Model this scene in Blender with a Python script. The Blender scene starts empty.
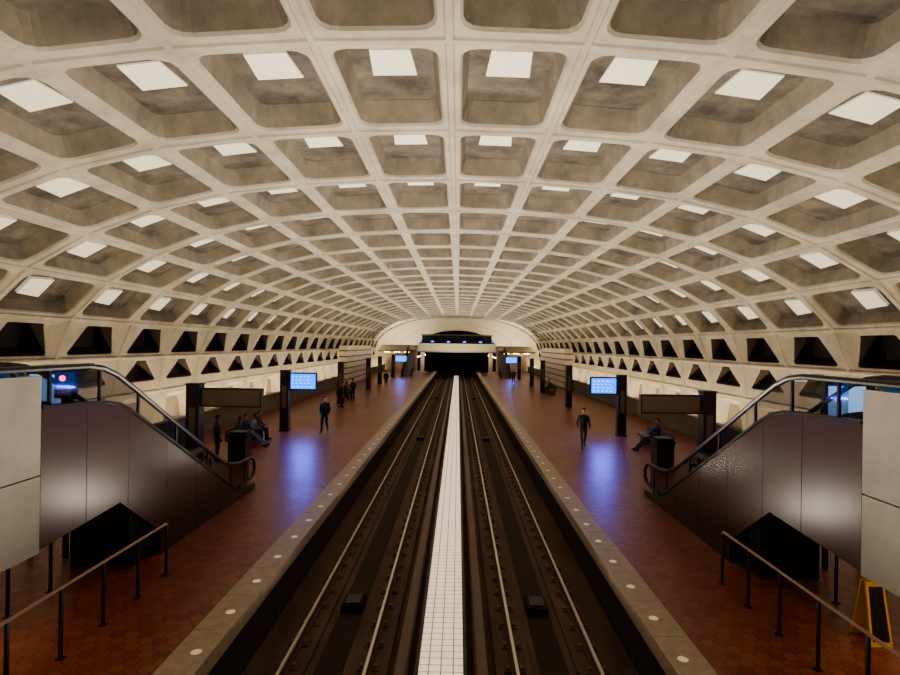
import bpy, bmesh, math, random
from mathutils import Vector, Matrix
random.seed(7)
scene=bpy.context.scene
# ------------------------------------------------------------------ materials
def lin(c):
    return tuple(((x/255)/12.92 if x/255<=0.04045 else (((x/255)+0.055)/1.055)**2.4) for x in c)
def mat(name,col,rough=0.6,metal=0.0,var=0.0,vscale=3.0,emit=None,estr=0.0,bump=0.0,bscale=20.0,col2=None,stretch=(1,1,1),nosample=False,lo=.3,hi=.7):
    m=bpy.data.materials.new(name); m.use_nodes=True
    if nosample: m.cycles.emission_sampling='NONE'
    nt=m.node_tree; b=nt.nodes['Principled BSDF']
    c=lin(col)+(1,)
    b.inputs['Base Color'].default_value=c
    b.inputs['Roughness'].default_value=rough
    b.inputs['Metallic'].default_value=metal
    if emit is not None:
        b.inputs['Emission Color'].default_value=lin(emit)+(1,)
        b.inputs['Emission Strength'].default_value=estr
    if var>0 or bump>0:
        tc=nt.nodes.new('ShaderNodeTexCoord'); mp=nt.nodes.new('ShaderNodeMapping')
        mp.inputs['Scale'].default_value=stretch
        nt.links.new(tc.outputs['Object'],mp.inputs[0])
    if var>0:
        n=nt.nodes.new('ShaderNodeTexNoise'); n.inputs['Scale'].default_value=vscale
        n.inputs['Detail'].default_value=8; n.inputs['Roughness'].default_value=0.7
        nt.links.new(mp.outputs[0],n.inputs['Vector'])
        r=nt.nodes.new('ShaderNodeValToRGB')
        r.color_ramp.elements[0].position=lo; r.color_ramp.elements[1].position=hi
        d=lin(col2) if col2 else tuple(x*(1-var) for x in c[:3])
        r.color_ramp.elements[0].color=d+(1,)
        r.color_ramp.elements[1].color=c
        nt.links.new(n.outputs['Fac'],r.inputs[0]); nt.links.new(r.outputs[0],b.inputs['Base Color'])
    if bump>0:
        n2=nt.nodes.new('ShaderNodeTexNoise'); n2.inputs['Scale'].default_value=bscale; n2.inputs['Detail'].default_value=4
        nt.links.new(mp.outputs[0],n2.inputs['Vector'])
        bp=nt.nodes.new('ShaderNodeBump'); bp.inputs['Strength'].default_value=bump; bp.inputs['Distance'].default_value=0.02
        nt.links.new(n2.outputs['Fac'],bp.inputs['Height']); nt.links.new(bp.outputs[0],b.inputs['Normal'])
    return m
def hexmat():
    m=bpy.data.materials.new('hex_quarry_tile'); m.use_nodes=True
    nt=m.node_tree; N=nt.nodes; L=nt.links; b=N['Principled BSDF']
    def vm(op,a,bb=None,c=None):
        n=N.new('ShaderNodeVectorMath'); n.operation=op
        for i,x in enumerate((a,bb,c)):
            if x is None: continue
            if isinstance(x,tuple): n.inputs[i].default_value=x
            else: L.new(x,n.inputs[i])
        return n
    def mm(op,a,bb=None):
        n=N.new('ShaderNodeMath'); n.operation=op
        for i,x in enumerate((a,bb)):
            if x is None: continue
            if isinstance(x,(int,float)): n.inputs[i].default_value=x
            else: L.new(x,n.inputs[i])
        return n.outputs[0]
    tc=N.new('ShaderNodeTexCoord')
    S=1/0.21
    p=vm('MULTIPLY_ADD',tc.outputs['Object'],(S,S,0),(400.0,400.0,0.0)).outputs[0]
    r=(1.0,1.7320508,1.0); h=(0.5,0.8660254,0.0)
    a=vm('SUBTRACT',vm('MODULO',p,r).outputs[0],h).outputs[0]
    q=vm('SUBTRACT',p,h).outputs[0]
    c=vm('SUBTRACT',vm('MODULO',q,r).outputs[0],h).outputs[0]
    la=vm('LENGTH',a).outputs['Value']; lc=vm('LENGTH',c).outputs['Value']
    sel=mm('LESS_THAN',la,lc)
    mx=N.new('ShaderNodeMix'); mx.data_type='VECTOR'
    L.new(sel,mx.inputs['Factor']); L.new(c,mx.inputs[4]); L.new(a,mx.inputs[5])
    gv=mx.outputs[1]
    ab=vm('ABSOLUTE',gv).outputs[0]
    d1=vm('DOT_PRODUCT',ab,(0.5,0.8660254,0)).outputs['Value']
    sx=N.new('ShaderNodeSeparateXYZ'); L.new(ab,sx.inputs[0])
    hd=mm('MAXIMUM',d1,sx.outputs[0])
    gr=N.new('ShaderNodeMapRange'); gr.inputs[1].default_value=0.455; gr.inputs[2].default_value=0.49
    L.new(hd,gr.inputs[0])
    idv=vm('SUBTRACT',p,gv).outputs[0]
    wn=N.new('ShaderNodeTexWhiteNoise'); wn.noise_dimensions='3D'
    idr=vm('SNAP',vm('ADD',idv,(0.1,0.1,0.5)).outputs[0],(0.25,0.25,1)).outputs[0]
    L.new(idr,wn.inputs['Vector'])
    rp=N.new('ShaderNodeValToRGB'); rp.color_ramp.elements[0].color=lin((118,60,42))+(1,); rp.color_ramp.elements[1].color=lin((146,84,62))+(1,)
    L.new(wn.outputs['Value'],rp.inputs[0])
    m2=N.new('ShaderNodeMix'); m2.data_type='RGBA'
    L.new(gr.outputs[0],m2.inputs['Factor']); L.new(rp.outputs[0],m2.inputs[6]); m2.inputs[7].default_value=lin((58,38,30))+(1,)
    L.new(m2.outputs[2],b.inputs['Base Color'])
    ns=N.new('ShaderNodeTexNoise'); ns.inputs['Scale'].default_value=0.5; ns.inputs['Detail'].default_value=3
    L.new(tc.outputs['Object'],ns.inputs['Vector'])
    mr=N.new('ShaderNodeMapRange'); mr.inputs[3].default_value=0.28; mr.inputs[4].default_value=0.4
    L.new(ns.outputs['Fac'],mr.inputs[0])
    L.new(mr.outputs[0],b.inputs['Roughness'])
    bp=N.new('ShaderNodeBump'); bp.inputs['Strength'].default_value=0.2; bp.inputs['Distance'].default_value=0.01; bp.invert=True
    L.new(gr.outputs[0],bp.inputs['Height']); L.new(bp.outputs[0],b.inputs['Normal'])
    return m
def gridmat(name,c1,c2,s,emit,estr):
    m=bpy.data.materials.new(name); m.use_nodes=True; m.cycles.emission_sampling='NONE'
    nt=m.node_tree; b=nt.nodes['Principled BSDF']
    tc=nt.nodes.new('ShaderNodeTexCoord'); br=nt.nodes.new('ShaderNodeTexBrick')
    br.offset=0.0; br.inputs['Scale'].default_value=s
    br.inputs['Brick Width'].default_value=1; br.inputs['Row Height'].default_value=1
    br.inputs['Mortar Size'].default_value=0.05
    br.inputs['Color1'].default_value=lin(c1)+(1,); br.inputs['Color2'].default_value=lin(c1)+(1,)
    br.inputs['Mortar'].default_value=lin(c2)+(1,)
    nt.links.new(tc.outputs['Object'],br.inputs['Vector'])
    nt.links.new(br.outputs['Color'],b.inputs['Base Color'])
    nt.links.new(br.outputs['Color'],b.inputs['Emission Color'])
    b.inputs['Emission Strength'].default_value=estr
    b.inputs['Roughness'].default_value=0.25
    return m
M={}
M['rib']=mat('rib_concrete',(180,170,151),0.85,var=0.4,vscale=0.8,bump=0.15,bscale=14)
M['cof']=mat('coffer_concrete_shaded',(116,106,92),0.9,var=0.5,vscale=1.1,bump=0.2,bscale=9,col2=(62,55,47),lo=.34,hi=.66)  # recess shade worked into the base tone; the mottling is staining
M['cofs']=mat('coffer_side_shaded',(146,135,118),0.9,var=0.45,vscale=1.1,lo=.34,hi=.66)  # coffer sides, shade mixed into the concrete tone here too
M['panel']=mat('pale_coffer_panel',(212,207,188),0.7,emit=(238,230,204),estr=0.2,nosample=True)  # pale cream with slight emission
M['slot']=mat('shadowed_slot',(54,42,36),0.8)  # dark colour stands in for the shadow inside the slot
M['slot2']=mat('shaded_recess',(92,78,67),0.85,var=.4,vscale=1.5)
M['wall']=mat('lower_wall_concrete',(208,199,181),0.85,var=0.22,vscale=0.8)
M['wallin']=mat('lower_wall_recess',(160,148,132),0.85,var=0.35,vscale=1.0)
M['hex']=hexmat()
M['granite']=mat('granite_edge',(184,165,144),0.5,var=0.35,vscale=6,bump=0.05)
M['joint']=mat('edge_joint',(70,58,49),0.9)
M['conc']=mat('parapet_concrete',(126,120,109),0.8,var=0.3,vscale=1.3,bump=0.1)
M['bed']=mat('track_bed',(112,88,74),0.85,var=0.6,vscale=2.0,stretch=(1,0.25,1))
M['bedd']=mat('track_bed_dark',(60,46,38),0.9,var=0.4,vscale=2.0)
M['steel']=mat('rail_head_steel',(212,200,186),0.38,metal=0.75)
M['rail']=mat('handrail_bronze',(160,130,108),0.35,metal=0.7)
M['rust']=mat('rail_web_rust',(100,70,54),0.75,var=0.3,vscale=8)
M['cover']=mat('third_rail_cover',(112,92,78),0.55)
M['strip']=gridmat('divider_light_tiles',(232,214,192),(128,104,88),5.0,None,0.6)
M['lamp']=mat('trough_lamp',(255,240,215),0.5,emit=(255,235,203),estr=10)
M['lampc']=mat('downlight_lamp',(255,240,215),0.5,emit=(255,216,178),estr=8.0)
M['bronze']=mat('bronze_cladding',(52,29,19),0.27,metal=0.1,var=0.3,vscale=1.0,bump=0.12,bscale=1.6,stretch=(1,1,.5))
M['black']=mat('black_metal',(24,21,20),0.35,metal=0.3)
M['matte']=mat('black_matte',(15,12,11),0.8)
M['step']=mat('step_metal',(90,88,86),0.4,metal=0.8)
M['pylon']=mat('pylon_bronze',(40,31,26),0.4,metal=0.2)
M['sign']=mat('sign_face',(98,82,70),0.35)
M['scr']=mat('display_screen',(20,80,200),0.3,emit=(8,110,235),estr=2.2)
M['scrt']=mat('display_text',(220,240,255),0.3,emit=(160,220,255),estr=1.4,nosample=True)
M['box']=mat('lightbox_face',(150,190,230),0.3,emit=(150,195,245),estr=1.6)
M['red']=mat('red_lamp',(255,30,20),0.3,emit=(255,30,15),estr=12.0)
M['yellow']=mat('caution_yellow',(210,158,32),0.5)
M['bench']=mat('bench_granite',(100,86,74),0.5,var=0.3,vscale=8)
M['edgel']=mat('edge_lamp_glass',(225,214,188),0.4,emit=(255,236,200),estr=.15,nosample=True)
M['cream']=mat('portal_cream',(222,208,180),0.8,var=0.12,vscale=0.6)
M['blue']=mat('tunnel_blue_lamp',(60,100,255),0.4,emit=(60,110,255),estr=2.5)
M['dglass']=mat('dark_glass',(38,42,54),0.12)
g=bpy.data.materials.new('balustrade_glass'); g.use_nodes=True
nt=g.node_tree; nt.nodes.clear()
o=nt.nodes.new('ShaderNodeOutputMaterial'); mx=nt.nodes.new('ShaderNodeMixShader'); tr=nt.nodes.new('ShaderNodeBsdfTransparent'); gl=nt.nodes.new('ShaderNodeBsdfGlossy')
tr.inputs[0].default_value=(0.6,0.6,0.62,1); gl.inputs['Roughness'].default_value=0.05; mx.inputs[0].default_value=0.05
nt.links.new(tr.outputs[0],mx.inputs[1]); nt.links.new(gl.outputs[0],mx.inputs[2]); nt.links.new(mx.outputs[0],o.inputs[0])
M['glass']=g
# ------------------------------------------------------------------ mesh builder
class MB:
    def __init__(s): s.v=[]; s.f=[]; s.m=[]; s.names=[]
    def mi(s,k):
        if k not in s.names: s.names.append(k)
        return s.names.index(k)
    def face(s,idx,k): s.f.append(idx); s.m.append(s.mi(k))
    def add(s,vs,fs,k):
        b=len(s.v); s.v+= [tuple(p) for p in vs]
        i=s.mi(k)
        for f in fs: s.f.append([b+j for j in f]); s.m.append(i)
    def box(s,x0,x1,y0,y1,z0,z1,k):
        if x0>x1:x0,x1=x1,x0
        if y0>y1:y0,y1=y1,y0
        vs=[(x0,y0,z0),(x1,y0,z0),(x1,y1,z0),(x0,y1,z0),(x0,y0,z1),(x1,y0,z1),(x1,y1,z1),(x0,y1,z1)]
        s.add(vs,[(3,2,1,0),(4,5,6,7),(0,1,5,4),(1,2,6,5),(2,3,7,6),(3,0,4,7)],k)
    def prismx(s,prof,x0,x1,k):
        n=len(prof)
        vs=[(x0,y,z) for y,z in prof]+[(x1,y,z) for y,z in prof]
        fs=[list(range(n)),list(range(2*n-1,n-1,-1))]+[(i,n+i,n+(i+1)%n,(i+1)%n) for i in range(n)]
        s.add(vs,fs,k)
    def tube(s,path,r,k,seg=8,r2=None):
        path=[Vector(p) for p in path]; n=len(path); vs=[];
        for i,p in enumerate(path):
            d=(path[min(i+1,n-1)]-path[max(i-1,0)]).normalized()
            up=Vector((0,0,1)) if abs(d.z)<0.95 else Vector((1,0,0))
            a=d.cross(up).normalized(); b=d.cross(a)
            rr=r if r2 is None else r+(r2-r)*i/(n-1)
            for j in range(seg):
                t=2*math.pi*j/seg; vs.append(p+a*rr*math.cos(t)+b*rr*math.sin(t))
        fs=[]
        for i in range(n-1):
            for j in range(seg): fs.append((i*seg+j,i*seg+(j+1)%seg,(i+1)*seg+(j+1)%seg,(i+1)*seg+j))
        fs.append(list(range(seg))); fs.append([(n-1)*seg+j for j in range(seg)][::-1])
        s.add(vs,fs,k)
    def ell(s,c,r,k,seg=12,ring=8,rot=None,fn=None):
        vs=[];
        for i in range(ring+1):
            ph=math.pi*i/ring
            for j in range(seg):
                t=2*math.pi*j/seg
                p=Vector((r[0]*math.sin(ph)*math.cos(t),r[1]*math.sin(ph)*math.sin(t),r[2]*math.cos(ph)))
                if fn: p=fn(p)
                if rot: p=rot@p
                vs.append(Vector(c)+p)
        fs=[]
        for i in range(ring):
            for j in range(seg): fs.append((i*seg+j,(i+1)*seg+j,(i+1)*seg+(j+1)%seg,i*seg+(j+1)%seg))
        s.add(vs,fs,k)
    def obj(s,name,loc=(0,0,0),rotz=0,smooth=False,mats=None):
        me=bpy.data.meshes.new(name); me.from_pydata(s.v,[],s.f)
        for k in s.names: me.materials.append((mats or M)[k] if isinstance(k,str) else k)
        me.polygons.foreach_set('material_index',s.m)
        me.validate()
        bm=bmesh.new(); bm.from_mesh(me); bmesh.ops.recalc_face_normals(bm,faces=bm.faces); bm.to_mesh(me); bm.free()
        if smooth:
            me.polygons.foreach_set('use_smooth',[True]*len(me.polygons))
        ob=bpy.data.objects.new(name,me); ob.location=loc; ob.rotation_euler=(0,0,rotz)
        scene.collection.objects.link(ob); return ob
# ------------------------------------------------------------------ vault
ND=[(0,9.2),(2.12,9.15),(4.3,9.0),(6.45,8.72),(8.5,8.22),(10.4,7.48),(12.1,6.5),(13.35,5.2),(13.9,3.75),(14.1,2.1),(14.15,0.2)]
full=[(-ND[1][0],ND[1][1])]+ND+[(14.15,-1.6)]
def P(t):
    i=min(int(t),len(ND)-2); u=t-i
    a,b,c,d=[Vector(full[i+j]) for j in range(4)]
    def q(u): return 0.5*((2*b)+(c-a)*u+(2*a-5*b+4*c-d)*u*u+(3*b-a-3*c+d)*u**3)
    p=q(u); e=0.01; tg=(q(u+e)-q(u-e)).normalized()
    n=Vector((-tg.y,tg.x))
    if n.dot(Vector((1,1)))<0: n=-n
    return p,n
YL=3.66; Y0=8.63; K0=-4; K1=24
def cell(mb,i,sg,y0,style):
    Lu=(Vector(ND[i+1])-Vector(ND[i])).length
    def pt(du,v,off,):
        p,n=P(i+du/Lu); p=p+n*off
        return (sg*p.x,y0+v,p.y)
    def rect(iu,iv,off): return [pt(iu,iv,off),pt(Lu-iu,iv,off),pt(Lu-iu,YL-iv,off),pt(iu,YL-iv,off)]
    def rr(iu0,iu1,iv0,iv1,r,off,k=3):
        out=[]
        cs=[(iu0,iv0,1,1,180),(Lu-iu1,iv1,-1,1,270),(Lu-iu1,YL-iv1,-1,-1,0),(iu0,YL-iv0,1,-1,90)]
        for (cu,cv,su,sv,a0) in cs:
            ctr=(cu+su*r,cv+sv*r)
            for j in range(k+1):
                a=math.radians(a0+90*j/k)
                out.append(pt(ctr[0]+r*math.cos(a),ctr[1]+r*math.sin(a),off))
        return out
    b=len(mb.v)
    rk='wall' if style in('wall','wedge') else 'rib'
    A=rect(0,0,-.035); B=rect(.05,.05,-.035); C=rect(.08,.08,0)
    if style=='cof':
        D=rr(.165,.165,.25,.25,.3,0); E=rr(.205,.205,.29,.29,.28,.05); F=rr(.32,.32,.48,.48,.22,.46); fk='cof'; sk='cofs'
    elif style=='slot':
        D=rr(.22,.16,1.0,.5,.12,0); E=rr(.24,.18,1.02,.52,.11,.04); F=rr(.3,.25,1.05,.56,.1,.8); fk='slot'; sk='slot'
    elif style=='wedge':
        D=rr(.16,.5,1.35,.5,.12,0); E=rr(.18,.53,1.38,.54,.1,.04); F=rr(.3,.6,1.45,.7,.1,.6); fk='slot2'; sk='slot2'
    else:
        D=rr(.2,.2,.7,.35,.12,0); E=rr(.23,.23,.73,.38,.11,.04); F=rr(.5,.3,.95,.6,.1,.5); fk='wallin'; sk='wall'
    mb.v+=A+B+C+D+E+F
    a0,b0,c0,d0,e0,f0=b,b+4,b+8,b+12,b+28,b+44
    for j in range(4):
        k=(j+1)%4
        mb.face([a0+j,a0+k,b0+k,b0+j],rk); mb.face([b0+j,b0+k,c0+k,c0+j],rk)
        for q in range(3): mb.face([c0+j,d0+4*j+q,d0+4*j+q+1][::-1],rk)
        mb.face([c0+j,c0+k,d0+(4*k)%16,d0+4*j+3],rk)
    for j in range(16):
        k=(j+1)%16
        mb.face([d0+j,d0+k,e0+k,e0+j],rk); mb.face([e0+j,e0+k,f0+k,f0+j],sk)
    mb.face([f0+j for j in range(16)],fk)
    if style=='cof':
        v0,v1=.3*YL,.55*YL; u0,u1=.305*Lu,.695*Lu; w=.06
        po=.42 if i<5 else .34
        def fr(off): return [pt(u0+w,v0,off),pt(u1-w,v0,off),pt(u1,v1,off),pt(u0,v1,off)]
        mb.add(fr(po)+fr(.47),[(3,2,1,0),(4,5,6,7),(0,1,5,4),(1,2,6,5),(2,3,7,6),(3,0,4,7)],'panel')
mb=MB(); wl=MB(); wr=MB()
for k in range(K0,K1):
    y0=Y0+k*YL
    for sg in (-1,1):
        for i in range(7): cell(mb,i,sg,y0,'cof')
        w=wl if sg<0 else wr
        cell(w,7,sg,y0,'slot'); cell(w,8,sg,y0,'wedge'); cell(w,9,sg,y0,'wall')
mb.obj('ceiling'); wl.obj('wall_left'); wr.obj('wall_right')
YS=Y0+K0*YL; YE=Y0+K1*YL
prof=[]
for t in range(0,41): 
    p,_=P(t/4); prof.append((p.x,p.y))
prof.append((14.15,-1.4))
fullp=[(-x,z) for x,z in reversed(prof[1:])]+prof
n=len(fullp)
mb=MB()
inner=[]
for i in range(n):
    t=i/(n-1)
    if t<0.25: q=(-6.8,-1.4+(5.2)*(t/.25))
    elif t>0.75: q=(6.8,-1.4+5.2*((1-t)/.25))
    else:
        a=math.pi*(1-(t-.25)/.5); q=(6.8*math.cos(a),3.8+3.2*math.sin(a))
    inner.append(q)
y=YE-.4
def mixp(f): return [(ix*(1-f)+ox*f,iz*(1-f)+oz*f) for (ix,iz),(ox,oz) in zip(inner,fullp)]
loops=[(fullp,y),(mixp(.8),y+.02),(mixp(.78),y+.2),(mixp(.5),y+.22),(mixp(.48),y+.4),(mixp(.06),y+.42),(inner,y+.5),(inner,y+1.2)]
vs=[(x,yy,z) for lp,yy in loops for x,z in lp]
fs=[]
for r in range(len(loops)-1):
    fs+=[(r*n+i,r*n+i+1,(r+1)*n+i+1,(r+1)*n+i) for i in range(n-1)]
mb.add(vs,fs,'cream')
mb.obj('wall_end')
mb=MB()
y=YE+1.0
mb.box(-7.2,-7.0,y-.18,y+30,-1.4,7.4,'bedd'); mb.box(7.0,7.2,y-.18,y+30,-1.4,7.4,'bedd')
mb.box(-7.2,7.2,y-.18,y+30,7.2,7.4,'bedd'); mb.box(-7.2,7.2,y+30,y+30.2,-1.4,7.4,'bedd'); mb.box(-7.2,7.2,y-.18,y+30,-1.5,-1.3,'bedd')
for sx in (-1,1):
    for j in range(4):
        mb.box(sx*6.9-.1,sx*6.9+.1,y+3+j*6,y+4.2+j*6,5.0,5.3,'blue'); mb.box(sx*6.9-.1,sx*6.9+.1,y+2+j*7,y+3.4+j*7,2.2,2.4,'lampc')  # warm lamps are added so the tunnel opening is less black
mb.obj('tunnel')
mb=MB(); mb.add([(x,YS+.05,z) for x,z in fullp],[list(range(n))],'wall'); mb.obj('wall_back')
YA=YS+.1; YB=YE-.45
# ------------------------------------------------------------------ platforms
for sg in (-1,1):
    mb=MB()
    mb.box(sg*3.86,sg*12.2,YA,YB,-1.5,0,'hex')
    mb.obj('floor')
    mb=MB()
    y=YA
    while y<YB:
        mb.box(sg*3.3,sg*3.855,y+.006,min(y+1.22,YB)-.006,-.25,0.004,'granite'); y+=1.22
    mb.box(sg*3.36,sg*3.85,YA,YB,-.24,-.004,'joint')
    mb.box(sg*3.52,sg*3.85,YA,YB,-1.5,-.25,'bedd')
    mb.obj('platform_edge')
    mb=MB(); y=2.0
    while y<90:
        c=(sg*3.52,y)
        vs=[(c[0]+.068*math.cos(a*math.pi/6),c[1]+.068*math.sin(a*math.pi/6),.012) for a in range(12)]
        vs2=[(c[0]+.08*math.cos(a*math.pi/6),c[1]+.08*math.sin(a*math.pi/6),.004) for a in range(12)]
        mb.add(vs+vs2,[list(range(12))]+[(i,(i+1)%12,12+(i+1)%12,12+i) for i in range(12)],'edgel'); y+=1.22
    mb.obj('platform_edge_lights')
    mb=MB()
    mb.box(sg*12.2,sg*12.42,YA,YB,0,.95,'conc'); mb.box(sg*12.15,sg*12.47,YA,YB,.95,1.03,'bench')
    mb.obj('platform_parapet')
    mb=MB()
    mb.box(sg*12.42,sg*14.1,YA,YB,-.1,.05,'wall')
    for k in range(K0,K1):
        yy=Y0+k*YL
        mb.box(sg*12.75,sg*13.3,yy+.3,yy+YL-.5,.06,.2,'lamp')
    mb.obj('trough_lights')
# ------------------------------------------------------------------ trackbed
mb=MB()
mb.box(-3.5,3.5,YA,YB+1.2,-1.5,-1.3,'bed')
for sg in (-1,1):
    mb.box(sg*.95,sg*1.6,YA,YB+1,-1.3,-1.22,'bed'); mb.box(sg*2.4,sg*3.05,YA,YB+1,-1.3,-1.22,'bed')
    mb.box(sg*1.75,sg*2.25,YA,YB+1,-1.3,-1.285,'bedd')
mb.obj('track_bed')
for sg in (-1,1):
    mb=MB()
    for X in (1.29,2.72):
        x=sg*X
        mb.box(x-.028,x+.028,YA,YE+20,-1.05,-1.0,'steel')
        mb.box(x-.014,x+.014,YA,YE+20,-1.17,-1.05,'rust'); mb.box(x-.075,x+.075,YA,YE+20,-1.19,-1.165,'rust')
        y=1.5
        while y<95:
            mb.box(x-.19,x+.19,y-.1,y+.1,-1.22,-1.19,'rust')
            mb.box(x-.15,x-.09,y-.04,y+.04,-1.19,-1.14,'cover'); mb.box(x+.09,x+.15,y-.04,y+.04,-1.19,-1.14,'cover')
            y+=.76
    mb.obj('railway_track')
    mb=MB()
    x=sg*.68
    mb.box(x-.04,x+.04,YA,YE+10,-1.1,-.98,'rust'); mb.box(x-.1,x+.1,YA,YE+10,-.98,-.95,'cover'); mb.box(x+sg*-.1-.015,x+sg*-.1+.015,YA,YE+10,-1.1,-.95,'cover')
    y=1.5
    while y<95: mb.box(x-.06,x+.06,y-.06,y+.06,-1.3,-1.1,'conc'); y+=3.0
    mb.obj('third_rail')
    mb=MB()
    for y in (12.3,34,60):
        mb.box(sg*2.0-.22,sg*2.0+.22,y-.3,y+.3,-1.285,-1.12,'matte'); mb.box(sg*2-.16,sg*2+.16,y-.22,y+.22,-1.12,-1.09,'pylon')
    mb.obj('train_control_box')
mb=MB()
mb.box(-.42,.42,YA,YB,-1.3,-.82,'bedd')
mb.box(-.42,-.36,YA,YB,-.82,-.7,'pylon'); mb.box(.36,.42,YA,YB,-.82,-.7,'pylon')
mb.box(-.36,.36,YA,YB,-.82,-.76,'strip')
mb.obj('track_divider_light')
# ------------------------------------------------------------------ mezzanine
BE={-1:8.35,1:8.0}
mb=MB()
mb.box(-12,12,YS+.15,.8,2.55,2.9,'conc'); mb.box(-6.0,6.0,.55,.8,2.9,3.85,'conc')
for sg in (-1,1):
    e=BE[sg]
    mb.box(sg*6.0,sg*6.25,.8,4.5,1.3,3.95,'conc'); mb.box(sg*6.0,sg*6.25,4.52,e,2.47,3.95,'conc'); mb.box(sg*6.0,sg*6.25,4.52,e,1.3,2.45,'conc')
    mb.box(sg*6.02,sg*6.24,4.4,e-.05,1.32,3.93,'joint')
    mb.box(sg*7.25,sg*7.5,.8,e,1.3,3.95,'conc'); mb.box(sg*6.25,sg*7.25,.8,e,2.6,2.9,'conc')
    mb.box(sg*6.25,sg*7.25,.8,e,1.3,1.4,'conc')
    mb.box(sg*6.4,sg*6.85,2.5,2.9,0,1.3,'conc')
mb.box(-10.5,-10,-2,-1.5,0,2.55,'conc'); mb.box(10,10.5,-2,-1.5,0,2.55,'conc')
mb.obj('mezzanine')
mb=MB()
for sg in (-1,1):
    for yy in (1.6,3.6,5.6,7.3): mb.box(sg*6.5,sg*7.0,yy,yy+.5,1.25,1.295,'lampc')
    for xx in (4.4,8.5):
        mb.box(sg*xx-.3,sg*xx+.3,-.6,.2,2.5,2.545,'lampc')
mb.obj('downlight')
# ------------------------------------------------------------------ escalators
for sg in (-1,1):
    mb=MB(); e=BE[sg]+.01
    top=[(17.3,.02),(17.3,.16),(16.1,.22),(15.6,.42),(13.5,1.58),(10.7,3.12),(10.3,3.3),(9.9,3.38),(e,3.45)]
    bot=[(e,1.35),(10.35,1.5),(11.8,.48),(11.8,.0)]
    pr=top+bot
    for a,b in ((6.0,6.13),(7.37,7.5)):
        mb.prismx(pr,sg*a,sg*b,'bronze')
    for a,b in ((5.97,6.16),(7.34,7.53)):
        cap=[(y,z) for y,z in top[2:]]
        up=[(y,z+.05) for y,z in reversed(cap)]
        mb.prismx(cap+up,sg*a,sg*b,'black')
    for yv in (9.4,10.6,12.0,13.4,14.8):
        zt=[z for y,z in [(9.4,3.36),(10.6,3.1),(12.0,2.35),(13.4,1.58),(14.8,.8)] if y==yv][0]
        zb=1.45 if yv<10 else (1.35 if yv<11 else 0.02)
        mb.box(sg*5.997,sg*6.0,yv-.004,yv+.004,zb,zt,'matte')
    mb.prismx([(e,1.36),(10.35,1.51),(11.8,.5),(11.8,.6),(10.4,1.65),(e,1.5)],sg*6.13,sg*7.37,'matte')
    mb.box(sg*6.2,sg*7.36,11.0,11.85,0.01,1.1,'matte')  # black box standing in for the shaded space under the escalator
    ns=14
    for s in range(ns):
        y1=15.9-s*.385; z=.02+(s+1)*.2
        mb.box(sg*6.16,sg*7.34,y1-.385,y1,z-.2,z,'step')
        mb.box(sg*6.16,sg*7.34,y1-.005,y1+.006,z-.03,z+.002,'yellow')
    mb.box(sg*6.13,sg*7.37,e,15.9-ns*.385,2.72,2.84,'step')
    mb.box(sg*6.13,sg*7.37,15.9,17.3,.02,.05,'step')
    hp=[(2.0,4.06),(9.5,4.05),(9.9,4.0),(10.3,3.86),(10.8,3.6),(14.4,1.6),(15.0,1.28),(15.5,1.1),(16.1,1.0),(17.0,.97),(17.25,.9),(17.38,.72),(17.36,.52),(17.2,.38),(16.9,.33),(16.2,.3)]
    for X in (6.065,7.435):
        mb.tube([(sg*X,y,z) for y,z in hp],.05,'black',8)
        gp=[(16.9,.9),(16.1,.95),(15.5,1.05),(15.0,1.22),(14.4,1.55),(10.8,3.55),(10.3,3.8),(9.9,3.95),(8.4,4.0),(8.4,3.5),(9.9,3.43),(10.3,3.35),(10.7,3.17),(13.5,1.63),(15.6,.47),(16.1,.27),(16.9,.25)]
        mb.prismx(gp,sg*(X-.006),sg*(X+.006),'glass')
        for yy,z0,z1 in ((16.6,.2,.98),(15.6,.44,1.06),(14.1,1.25,1.76),(12.5,2.1,2.64),(11.0,2.94,3.48),(9.8,3.38,4.02),(8.6,3.42,4.05)):
            mb.box(sg*X-.018,sg*X+.018,yy-.025,yy+.025,z0,z1,'black')
        for yy in (2.5,4.5,6.5,7.9): mb.box(sg*X-.015,sg*X+.015,yy-.02,yy+.02,3.955,4.06,'black')
    mb.obj('escalator')
    for X,ye in ((5.33,10.75),(7.0,10.0)):
        mb=MB()
        mb.tube([(sg*X,3.0,1.0),(sg*X,ye-.05,1.0),(sg*X,ye,.95)],.024,'rail' ,8)
        y=ye-.02
        while y>3.2:
            mb.box(sg*X-.02,sg*X+.02,y-.02,y+.02,0,.98,'black'); mb.box(sg*X-.05,sg*X+.05,y-.05,y+.05,0,.015,'black'); y-=.95
        mb.obj('safety_railing')
    mb=MB()
    mb.box(sg*7.75,sg*8.65,11.5,11.62,2.75,3.85,'black'); mb.box(sg*7.82,sg*8.58,11.485,11.5,2.83,3.77,'box')
    mb.box(sg*7.8,sg*7.88,11.52,11.6,0,2.75,'black'); mb.box(sg*8.52,sg*8.6,11.52,11.6,0,2.75,'black')
    mb.obj('advertising_lightbox')
mb=MB()
mb.box(-6.52,-6.4,9.5,9.6,2.845,3.5,'black'); mb.box(-6.6,-6.32,9.45,9.62,3.5,4.0,'black')
mb.ell((-6.46,9.44,3.84),(.05,.03,.05),'red'); mb.ell((-6.46,9.44,3.66),(.05,.02,.05),'matte')
mb.obj('signal_lamp')
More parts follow.
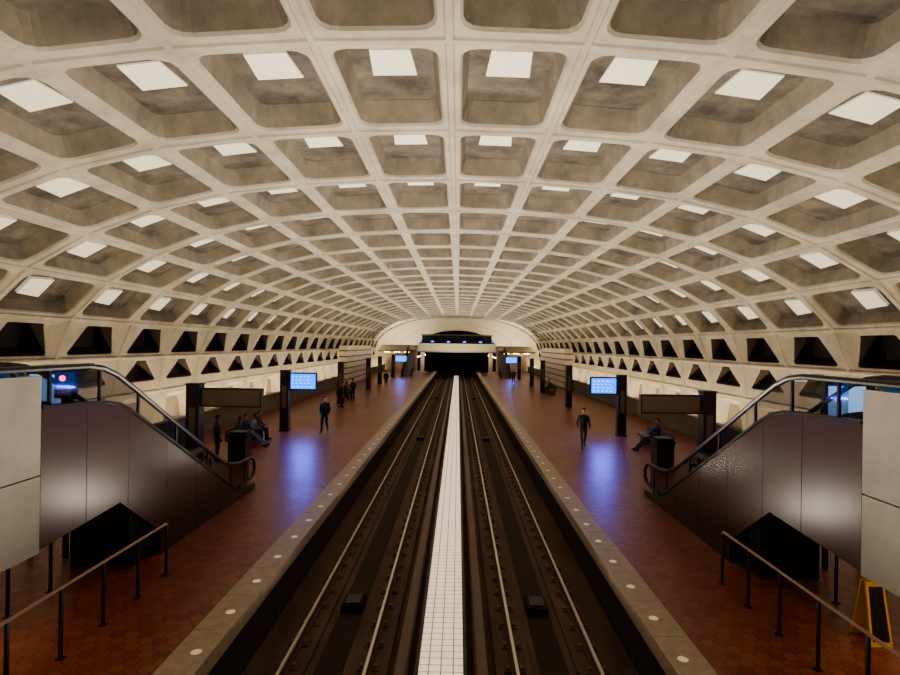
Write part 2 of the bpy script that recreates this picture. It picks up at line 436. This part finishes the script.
# ------------------------------------------------------------------ pylons, signs, screens
def pylon(x,y,h=3.05,w=.42):
    mb=MB(); a=w/2
    mb.box(x-a,x+a,y-a,y+a,.06,h,'pylon'); mb.box(x-a-.03,x+a+.03,y-a-.03,y+a+.03,0,.08,'black')
    mb.box(x-a-.004,x+a+.004,y-a-.004,y+a+.004,h-.5,h-.47,'black'); mb.box(x-a*.5,x+a*.5,y-a-.01,y-a,1.2,2.3,'sign')
    mb.box(x-a-.02,x+a+.02,y-a-.02,y+a+.02,h,h+.05,'black')
    mb.obj('station_pylon')
for sg in (-1,1):
    for y in (18.7,28.5,42,55,63,76):
        pylon(sg*8.55,y)
    mb=MB()
    x0,x1=sg*8.3,sg*6.3
    mb.box(x0,x1,18.58,18.82,2.32,2.95,'pylon'); mb.box(x0-sg*.05,x1+sg*.05,18.565,18.58,2.37,2.9,'sign')
    mb.box(sg*8.335,sg*8.3,18.65,18.75,2.4,2.87,'black')
    mb.obj('station_name_sign')
    for y,w in ((28.5,1.35),(76,1.6)):
        mb=MB(); x0=sg*8.3; x1=sg*(8.3-w); xa,xb=min(x0,x1),max(x0,x1)
        mb.box(xa,xb,y-.1,y+.1,2.1,2.98,'black'); mb.box(xa+.05,xb-.05,y-.115,y-.1,2.16,2.92,'scr')
        mb.box(sg*8.335,sg*8.3,y-.05,y+.05,2.3,2.8,'black')
        for r in range(4):
            z=2.8-r*.17
            xx=xa+.12
            while xx<xb-.25:
                ww=random.uniform(.05,.13); mb.box(xx,xx+ww,y-.122,y-.115,z-.035,z,'scrt'); xx+=ww+.12
        mb.obj('arrival_display')
        ld=bpy.data.lights.new('floor_glow_fill','AREA'); ld.shape='RECTANGLE'; ld.size=.9; ld.size_y=.12; ld.energy=75 if y<50 else 35; ld.color=(.1,.15,1.0)  # extra blue lamp below the display, added to tint the floor
        lo=bpy.data.objects.new('floor_glow_fill',ld); lo.location=((xa+xb)/2,y-.05,2.08); lo.rotation_euler=(math.radians(-30),0,0); scene.collection.objects.link(lo)
    mb=MB(); x=sg*8.0; y=21.2
    mb.box(x-.32,x+.32,y-.32,y+.32,0,.95,'pylon'); mb.box(x-.36,x+.36,y-.36,y+.36,.95,1.02,'black'); mb.box(x-.3,x+.3,y-.3,y+.3,1.02,1.12,'pylon')
    mb.box(x-.18,x+.18,y-.325,y-.32,.68,.86,'matte')
    mb.obj('trash_can')
    for y0 in ((23.0,44.0) if sg<0 else (23.4,51.5)):
        mb=MB(); x=sg*9.05
        mb.box(x-.27,x+.27,y0,y0+3.2,.36,.46,'bench'); mb.box(x-.2,x+.2,y0+.2,y0+.5,0,.36,'bench'); mb.box(x-.2,x+.2,y0+2.7,y0+3.0,0,.36,'bench')
        mb.box(x+sg*.22,x+sg*.28,y0,y0+3.2,.46,.85,'bench')
        mb.obj('bench')
    mb=MB(); ya,yb=(58,74)
    mb.box(sg*11.3,sg*12.1,ya,yb,0,4.3,'cover')
    for j in range(7): mb.box(sg*11.24,sg*12.1,ya-.05,yb+.05,.2+j*.6,.66+j*.6,'cream')
    mb.obj('louvered_enclosure')
# far mezzanine
mb=MB()
mb.box(-6.2,6.2,88,89,3.5,4.7,'cream'); mb.box(-12.5,12.5,89,94,3.3,3.6,'conc')
mb.box(-5.6,5.6,91,91.1,3.6,6.0,'dglass'); mb.box(-5.8,5.8,90.8,91.3,6.0,6.2,'conc')
for j in range(8): mb.box(-5.6+j*1.6-.05,-5.6+j*1.6+.05,90.9,91.2,3.6,6.0,'black')
for j in range(4): mb.box(-4.2+j*2.6,-3.7+j*2.6,90.88,90.9,4.9,5.1,'blue')
for sg in (-1,1):
    mb.box(sg*6.2,sg*12.0,88.2,88.5,3.5,4.4,'cream'); mb.box(sg*5.2,sg*5.8,90,90.6,0,3.3,'cream'); mb.box(sg*10,sg*10.6,90,90.6,0,3.3,'cream')
    mb.prismx([(78,0),(88.2,3.9),(88.2,4.4),(86,4.4),(76.5,.9),(76.5,0)],sg*6.1,sg*6.25,'bronze')
    mb.prismx([(78,0),(88.2,3.9),(88.2,4.4),(86,4.4),(76.5,.9),(76.5,0)],sg*7.4,sg*7.55,'bronze')
    mb.prismx([(78,0),(88.2,3.6),(88.2,3.4),(78.8,0)],sg*6.25,sg*7.4,'step')
    for j in range(3): mb.box(sg*(7.5+j*1.6),sg*(8.4+j*1.6),89.6,89.9,3.2,3.3,'lampc')
mb.obj('far_mezzanine')
for sx in (-1,1):
    ld=bpy.data.lights.new('end_wall_fill','SPOT'); ld.energy=2000; ld.spot_size=math.radians(150); ld.spot_blend=.8; ld.color=(1,.9,.74); ld.shadow_soft_size=.05  # added spots that brighten the far end wall and vault
    lo=bpy.data.objects.new('end_wall_fill',ld); lo.location=(sx*9.0,88.9,4.75); lo.rotation_euler=(math.radians(130),0,0); scene.collection.objects.link(lo)
# caution sign
mb=MB(); x,y=6.72,8.75
for s in (-1,1):
    yb=y+s*.2
    vs=[(x-.17,yb,0.0),(x+.17,yb,0.0),(x+.14,y+s*.03,.92),(x-.14,y+s*.03,.92)]
    vs+=[(a,b+s*.03,c) for a,b,c in vs]
    mb.add(vs,[(0,1,2,3),(7,6,5,4),(0,4,5,1),(1,5,6,2),(2,6,7,3),(3,7,4,0)],'yellow')
    def pp(fx,z,o): 
        t=z/.92; return (x+fx*(.17-.03*t),yb+(y+s*.03-yb)*t+s*(.03+o),z)
    vs=[pp(-.78,.07,.0),pp(.78,.07,.0),pp(.74,.85,.0),pp(-.74,.85,.0),pp(-.78,.07,.006),pp(.78,.07,.006),pp(.74,.85,.006),pp(-.74,.85,.006)]
    mb.add(vs,[(0,1,2,3),(7,6,5,4),(0,4,5,1),(1,5,6,2),(2,6,7,3),(3,7,4,0)],'matte')
mb.tube([(x-.06,y,.9),(x-.05,y,.97),(x+.05,y,.97),(x+.06,y,.9)],.012,'yellow',6)
mb.obj('caution_sign')
# ------------------------------------------------------------------ people
def seg_d(p,a,b):
    ab=b-a; t=max(0,min(1,(p-a).dot(ab)/max(1e-9,ab.length_squared))); return (p-(a+ab*t)).length,t
def pmat(name,c,r=.8): 
    return mat(name,c,r)
skinm=pmat('skin',(170,120,92),.55); skind=pmat('skin_dark',(98,66,50),.55); hairm=pmat('hair',(24,18,15),.7); shoem=pmat('shoe',(28,26,26),.5); eyem=pmat('eye',(235,235,230),.3); lipm=pmat('lip',(120,66,56),.5)
def person(loc,face,pose,jacket,pants,scale=1.0,skin=skinm,lean=0.0):
    jm=pmat('jacket_cloth',jacket); pm=pmat('trouser_cloth',pants)
    V=Vector; J={}
    sit=pose in('sit','slouch')
    hz=.55 if sit else .93
    tl=lean
    def tor(x,z,y=0):
        return V((x,y+math.sin(tl)*z,hz+math.cos(tl)*z))
    J['pel']=tor(0,0.03); J['bel']=tor(0,.2,.01); J['che']=tor(0,.38); J['nk']=tor(0,.54,.0); J['hd']=tor(0,.70,.03)
    bones=[]
    def bone(a,b,ra,rb,lab): bones.append((V(a),V(b),ra,rb,lab))
    bone(J['pel'],J['bel'],.12,.12,'j'); bone(J['bel'],J['che'],.12,.13,'j'); bone(J['che'],J['nk'],.115,.062,'j'); bone(J['nk'],J['hd'],.055,.05,'s')
    for s in(-1,1):
        bone(tor(s*.07,.05),tor(s*.085,.4),.105,.105,'j'); bone(tor(s*.02,.46),tor(s*.175,.45),.07,.07,'j')
        sh=tor(s*.185,.45)
        hip=V((s*.09,0,hz-.01))
        if pose=='stand': el=V((s*.25,-.03,1.12)); wr=V((s*.25,.08,.88)); kn=V((s*.1,.03,.5)); an=V((s*.11,-.01,.1))
        elif pose=='walk':
            el=V((s*.25,-s*.10-.02,1.13)); wr=V((s*.24,-s*.2+.1,.92))
            kn=V((s*.09,.2 if s>0 else .04,.52)); an=V((s*.09,.3 if s>0 else -.26,.1 if s>0 else .16))
        elif pose=='sit': el=tor(s*.25,.2,.08); wr=V((s*.14,.36,.66)); kn=V((s*.12,.44,.5)); an=V((s*.12,.47,.1)); hip=V((s*.1,.02,.56))
        else: el=tor(s*.26,.22,.1); wr=V((s*.1,.3,.66)); kn=V((s*.13,.48,.47)); an=V((s*.14,.86,.09)); hip=V((s*.1,.02,.56))
        bone(sh,el,.062,.05,'j'); bone(el,wr,.05,.036,'j')
        bone(hip,kn,.092,.066,'p'); bone(kn,an,.062,.045,'p')
        f=V((s*.02,.17,-.055 if not(pose=='walk' and s<0) else -.1))
        bone(an+V((0,-.03,-.05 if not(pose=='walk' and s<0) else -.02)),an+f,.042,.036,'b')
        J['wr%d'%s]=(el,wr)
    tb=MB()
    for a,b,ra,rb,lab in bones:
        d=(b-a); L=d.length
        q=d.to_track_quat('Z','Y').to_matrix()
        vs=[];seg=14
        rings=[(-ra*math.cos(t),ra*math.sin(t)) for t in (0.05,.5,1.0)]+[(0,ra),(L,rb)]+[(L+rb*math.sin(t),rb*math.cos(t)) for t in (.5,1.0,1.5)]
        for zz,r in rings:
            for j in range(seg):
                t=2*math.pi*j/seg; vs.append(a+q@V((r*math.cos(t),r*math.sin(t),zz)))
        m=len(rings); fs=[(i*seg+j,i*seg+(j+1)%seg,(i+1)*seg+(j+1)%seg,(i+1)*seg+j) for i in range(m-1) for j in range(seg)]
        fs.append([j for j in range(seg)][::-1]); fs.append([(m-1)*seg+j for j in range(seg)])
        tb.add(vs,fs,'rib')
    tmp=tb.obj('tmp_body'); 
    r=tmp.modifiers.new('r','REMESH'); r.mode='VOXEL'; r.voxel_size=.017
    sm=tmp.modifiers.new('s','SMOOTH'); sm.iterations=5; sm.factor=.5
    dg=bpy.context.evaluated_depsgraph_get(); me=bpy.data.meshes.new_from_object(tmp.evaluated_get(dg))
    out=MB(); mats={'j':jm,'p':pm,'s':skin,'b':shoem,'h':hairm,'e':eyem,'l':lipm}
    out.v=[tuple(v.co) for v in me.vertices]
    for p in me.polygons:
        c=p.center; best=None
        for a,b,ra,rb,lab in bones:
            d,t=seg_d(c,a,b); d-=ra+(rb-ra)*t
            if best is None or d<best[0]: best=(d,lab)
        out.face(list(p.vertices),best[1])
    bpy.data.objects.remove(tmp,do_unlink=True)
    H=J['hd']+V((0,.01,.02))
    def hf(p):
        q=p.copy()
        if q.z<0: q.x*=1-.28*(-q.z/.115); q.y=q.y*(1-.15*(-q.z/.115))+.012*(-q.z/.115)
        return q
    out.ell(H,(.074,.094,.115),'s',20,14,fn=hf)
    def hh(p):
        q=p.copy()
        if q.y>0.02: q.z=max(q.z,.055)
        else: q.z=max(q.z,-.06)
        return q
    out.ell(H+V((0,-.008,.008)),(.083,.1,.12),'h',20,14,fn=hh)
    out.ell(H+V((0,.098,-.012)),(.012,.018,.022),'s',8,6)
    for s in(-1,1):
        out.ell(H+V((s*.03,.083,.01)),(.014,.009,.008),'e',8,6); out.ell(H+V((s*.03,.0905,.01)),(.006,.004,.006),'h',8,5)
        out.ell(H+V((s*.03,.086,.028)),(.019,.008,.004),'h',8,5)
        out.ell(H+V((s*.077,.0,-.005)),(.01,.02,.03),'s',8,6)
    out.ell(H+V((0,.086,-.052)),(.024,.008,.007),'l',8,5)
    for s in(-1,1):
        el,wr=J['wr%d'%s]; d=(wr-el).normalized()
        side=V((1,0,0)); side=(side-d*side.dot(d)).normalized(); nrm=d.cross(side).normalized()
        if not sit: side,nrm=nrm,side
        palm=wr+d*.055
        R=Matrix((side,nrm,d)).transposed()
        out.ell(palm,(.042,.017,.055),'s',12,8,rot=R)
        curl=nrm*(1 if nrm.z<0 else -1) if sit else V((-s,0,0))
        for fi,(off,ln) in enumerate(((-.03,.062),(-.01,.075),(.01,.07),(.03,.055))):
            a=palm+side*off+d*.042; b=a+d*ln*.5+curl*.008; c=b+d*ln*.35+curl*.02
            out.tube([a,b,c],.009,'s',6,.006)
        fwd=side if side.y>0 else -side
        a=palm-d*.02+fwd*.034; b=a+fwd*.02+d*.03; c=b+d*.03+curl*.008
        out.tube([a,b,c],.011,'s',6,.008)
    ob=out.obj('person',mats=mats,smooth=True)
    ob.location=loc; ob.rotation_euler=(0,0,face); ob.scale=(scale,)*3
    return ob
E=-math.pi/2; Wd=math.pi/2
person((-8.75,20.9,0.005),math.radians(-60),'stand',(30,34,44),(26,26,32),1.0,skind)
person((-6.45,28.2,0.005),math.pi,'walk',(24,22,22),(22,22,26),1.03,skinm)
person((5.85,25.0,0.005),math.pi*.98,'walk',(44,44,48),(84,76,68),1.0,skinm)
bx=-9.0
person((bx,23.5,0),E,'sit',(36,56,100),(80,100,140),1.0,skind,.1)
person((bx,24.3,0),E,'slouch',(34,36,42),(90,115,155),1.0,skinm,.0)
person((bx,25.05,0),E,'sit',(130,126,122),(30,30,34),.98,skind,.25)
person((bx,25.8,0),E,'sit',(70,40,36),(40,44,54),.98,skinm,.1)
person((9.0,24.6,0),Wd,'slouch',(28,26,28),(30,30,36),1.02,skinm,-.1)
person((bx,44.8,0),E,'sit',(30,30,34),(26,26,30),1.0,skinm,.1)
person((bx,46.0,0),E,'sit',(60,40,36),(26,26,30),1.0,skind,.1)
person((9.0,53.2,0),Wd,'sit',(30,34,40),(30,30,30),1.0,skinm,.1)
person((-7.9,39.2,0.005),E,'stand',(26,24,24),(24,24,28),1.0,skinm)
person((-8.0,44.0,0.005),2.6,'stand',(46,40,38),(24,24,28),1.0,skind)
person((-7.2,58.0,0.005),.4,'stand',(30,28,34),(24,24,28),1.0,skinm)
person((6.8,66.0,0.005),2.9,'walk',(28,26,30),(24,24,28),1.0,skinm)
# ------------------------------------------------------------------ lamps: uplights set in the divider between the tracks
y=-3.0
while y<95:
    ld=bpy.data.lights.new('divider_uplight','SPOT'); ld.energy=2050; ld.spot_size=math.radians(165); ld.spot_blend=.6
    ld.color=(1.0,.91,.79); ld.shadow_soft_size=.08
    lo=bpy.data.objects.new('divider_uplight',ld); lo.location=(0,y,-.68); lo.rotation_euler=(math.pi,0,0); scene.collection.objects.link(lo)
    y+=7.0
# ------------------------------------------------------------------ world + camera
w=bpy.data.worlds.new('World'); scene.world=w; w.use_nodes=True
w.node_tree.nodes['Background'].inputs[0].default_value=(0.5,0.45,0.4,1); w.node_tree.nodes['Background'].inputs[1].default_value=0.05
cam=bpy.data.cameras.new('camera'); co=bpy.data.objects.new('camera',cam); scene.collection.objects.link(co)
cam.sensor_width=36; cam.lens=560/900*36; cam.shift_x=-8/900; cam.shift_y=7.5/900; cam.clip_end=300
co.matrix_world=Matrix.Translation((0.2,0,4.5))@Matrix.Rotation(math.pi/2,4,'X')@Matrix.Rotation(math.radians(.85),4,'Z')
scene.camera=co
scene.view_settings.look='AgX - Medium High Contrast'
scene.view_settings.exposure=0.45
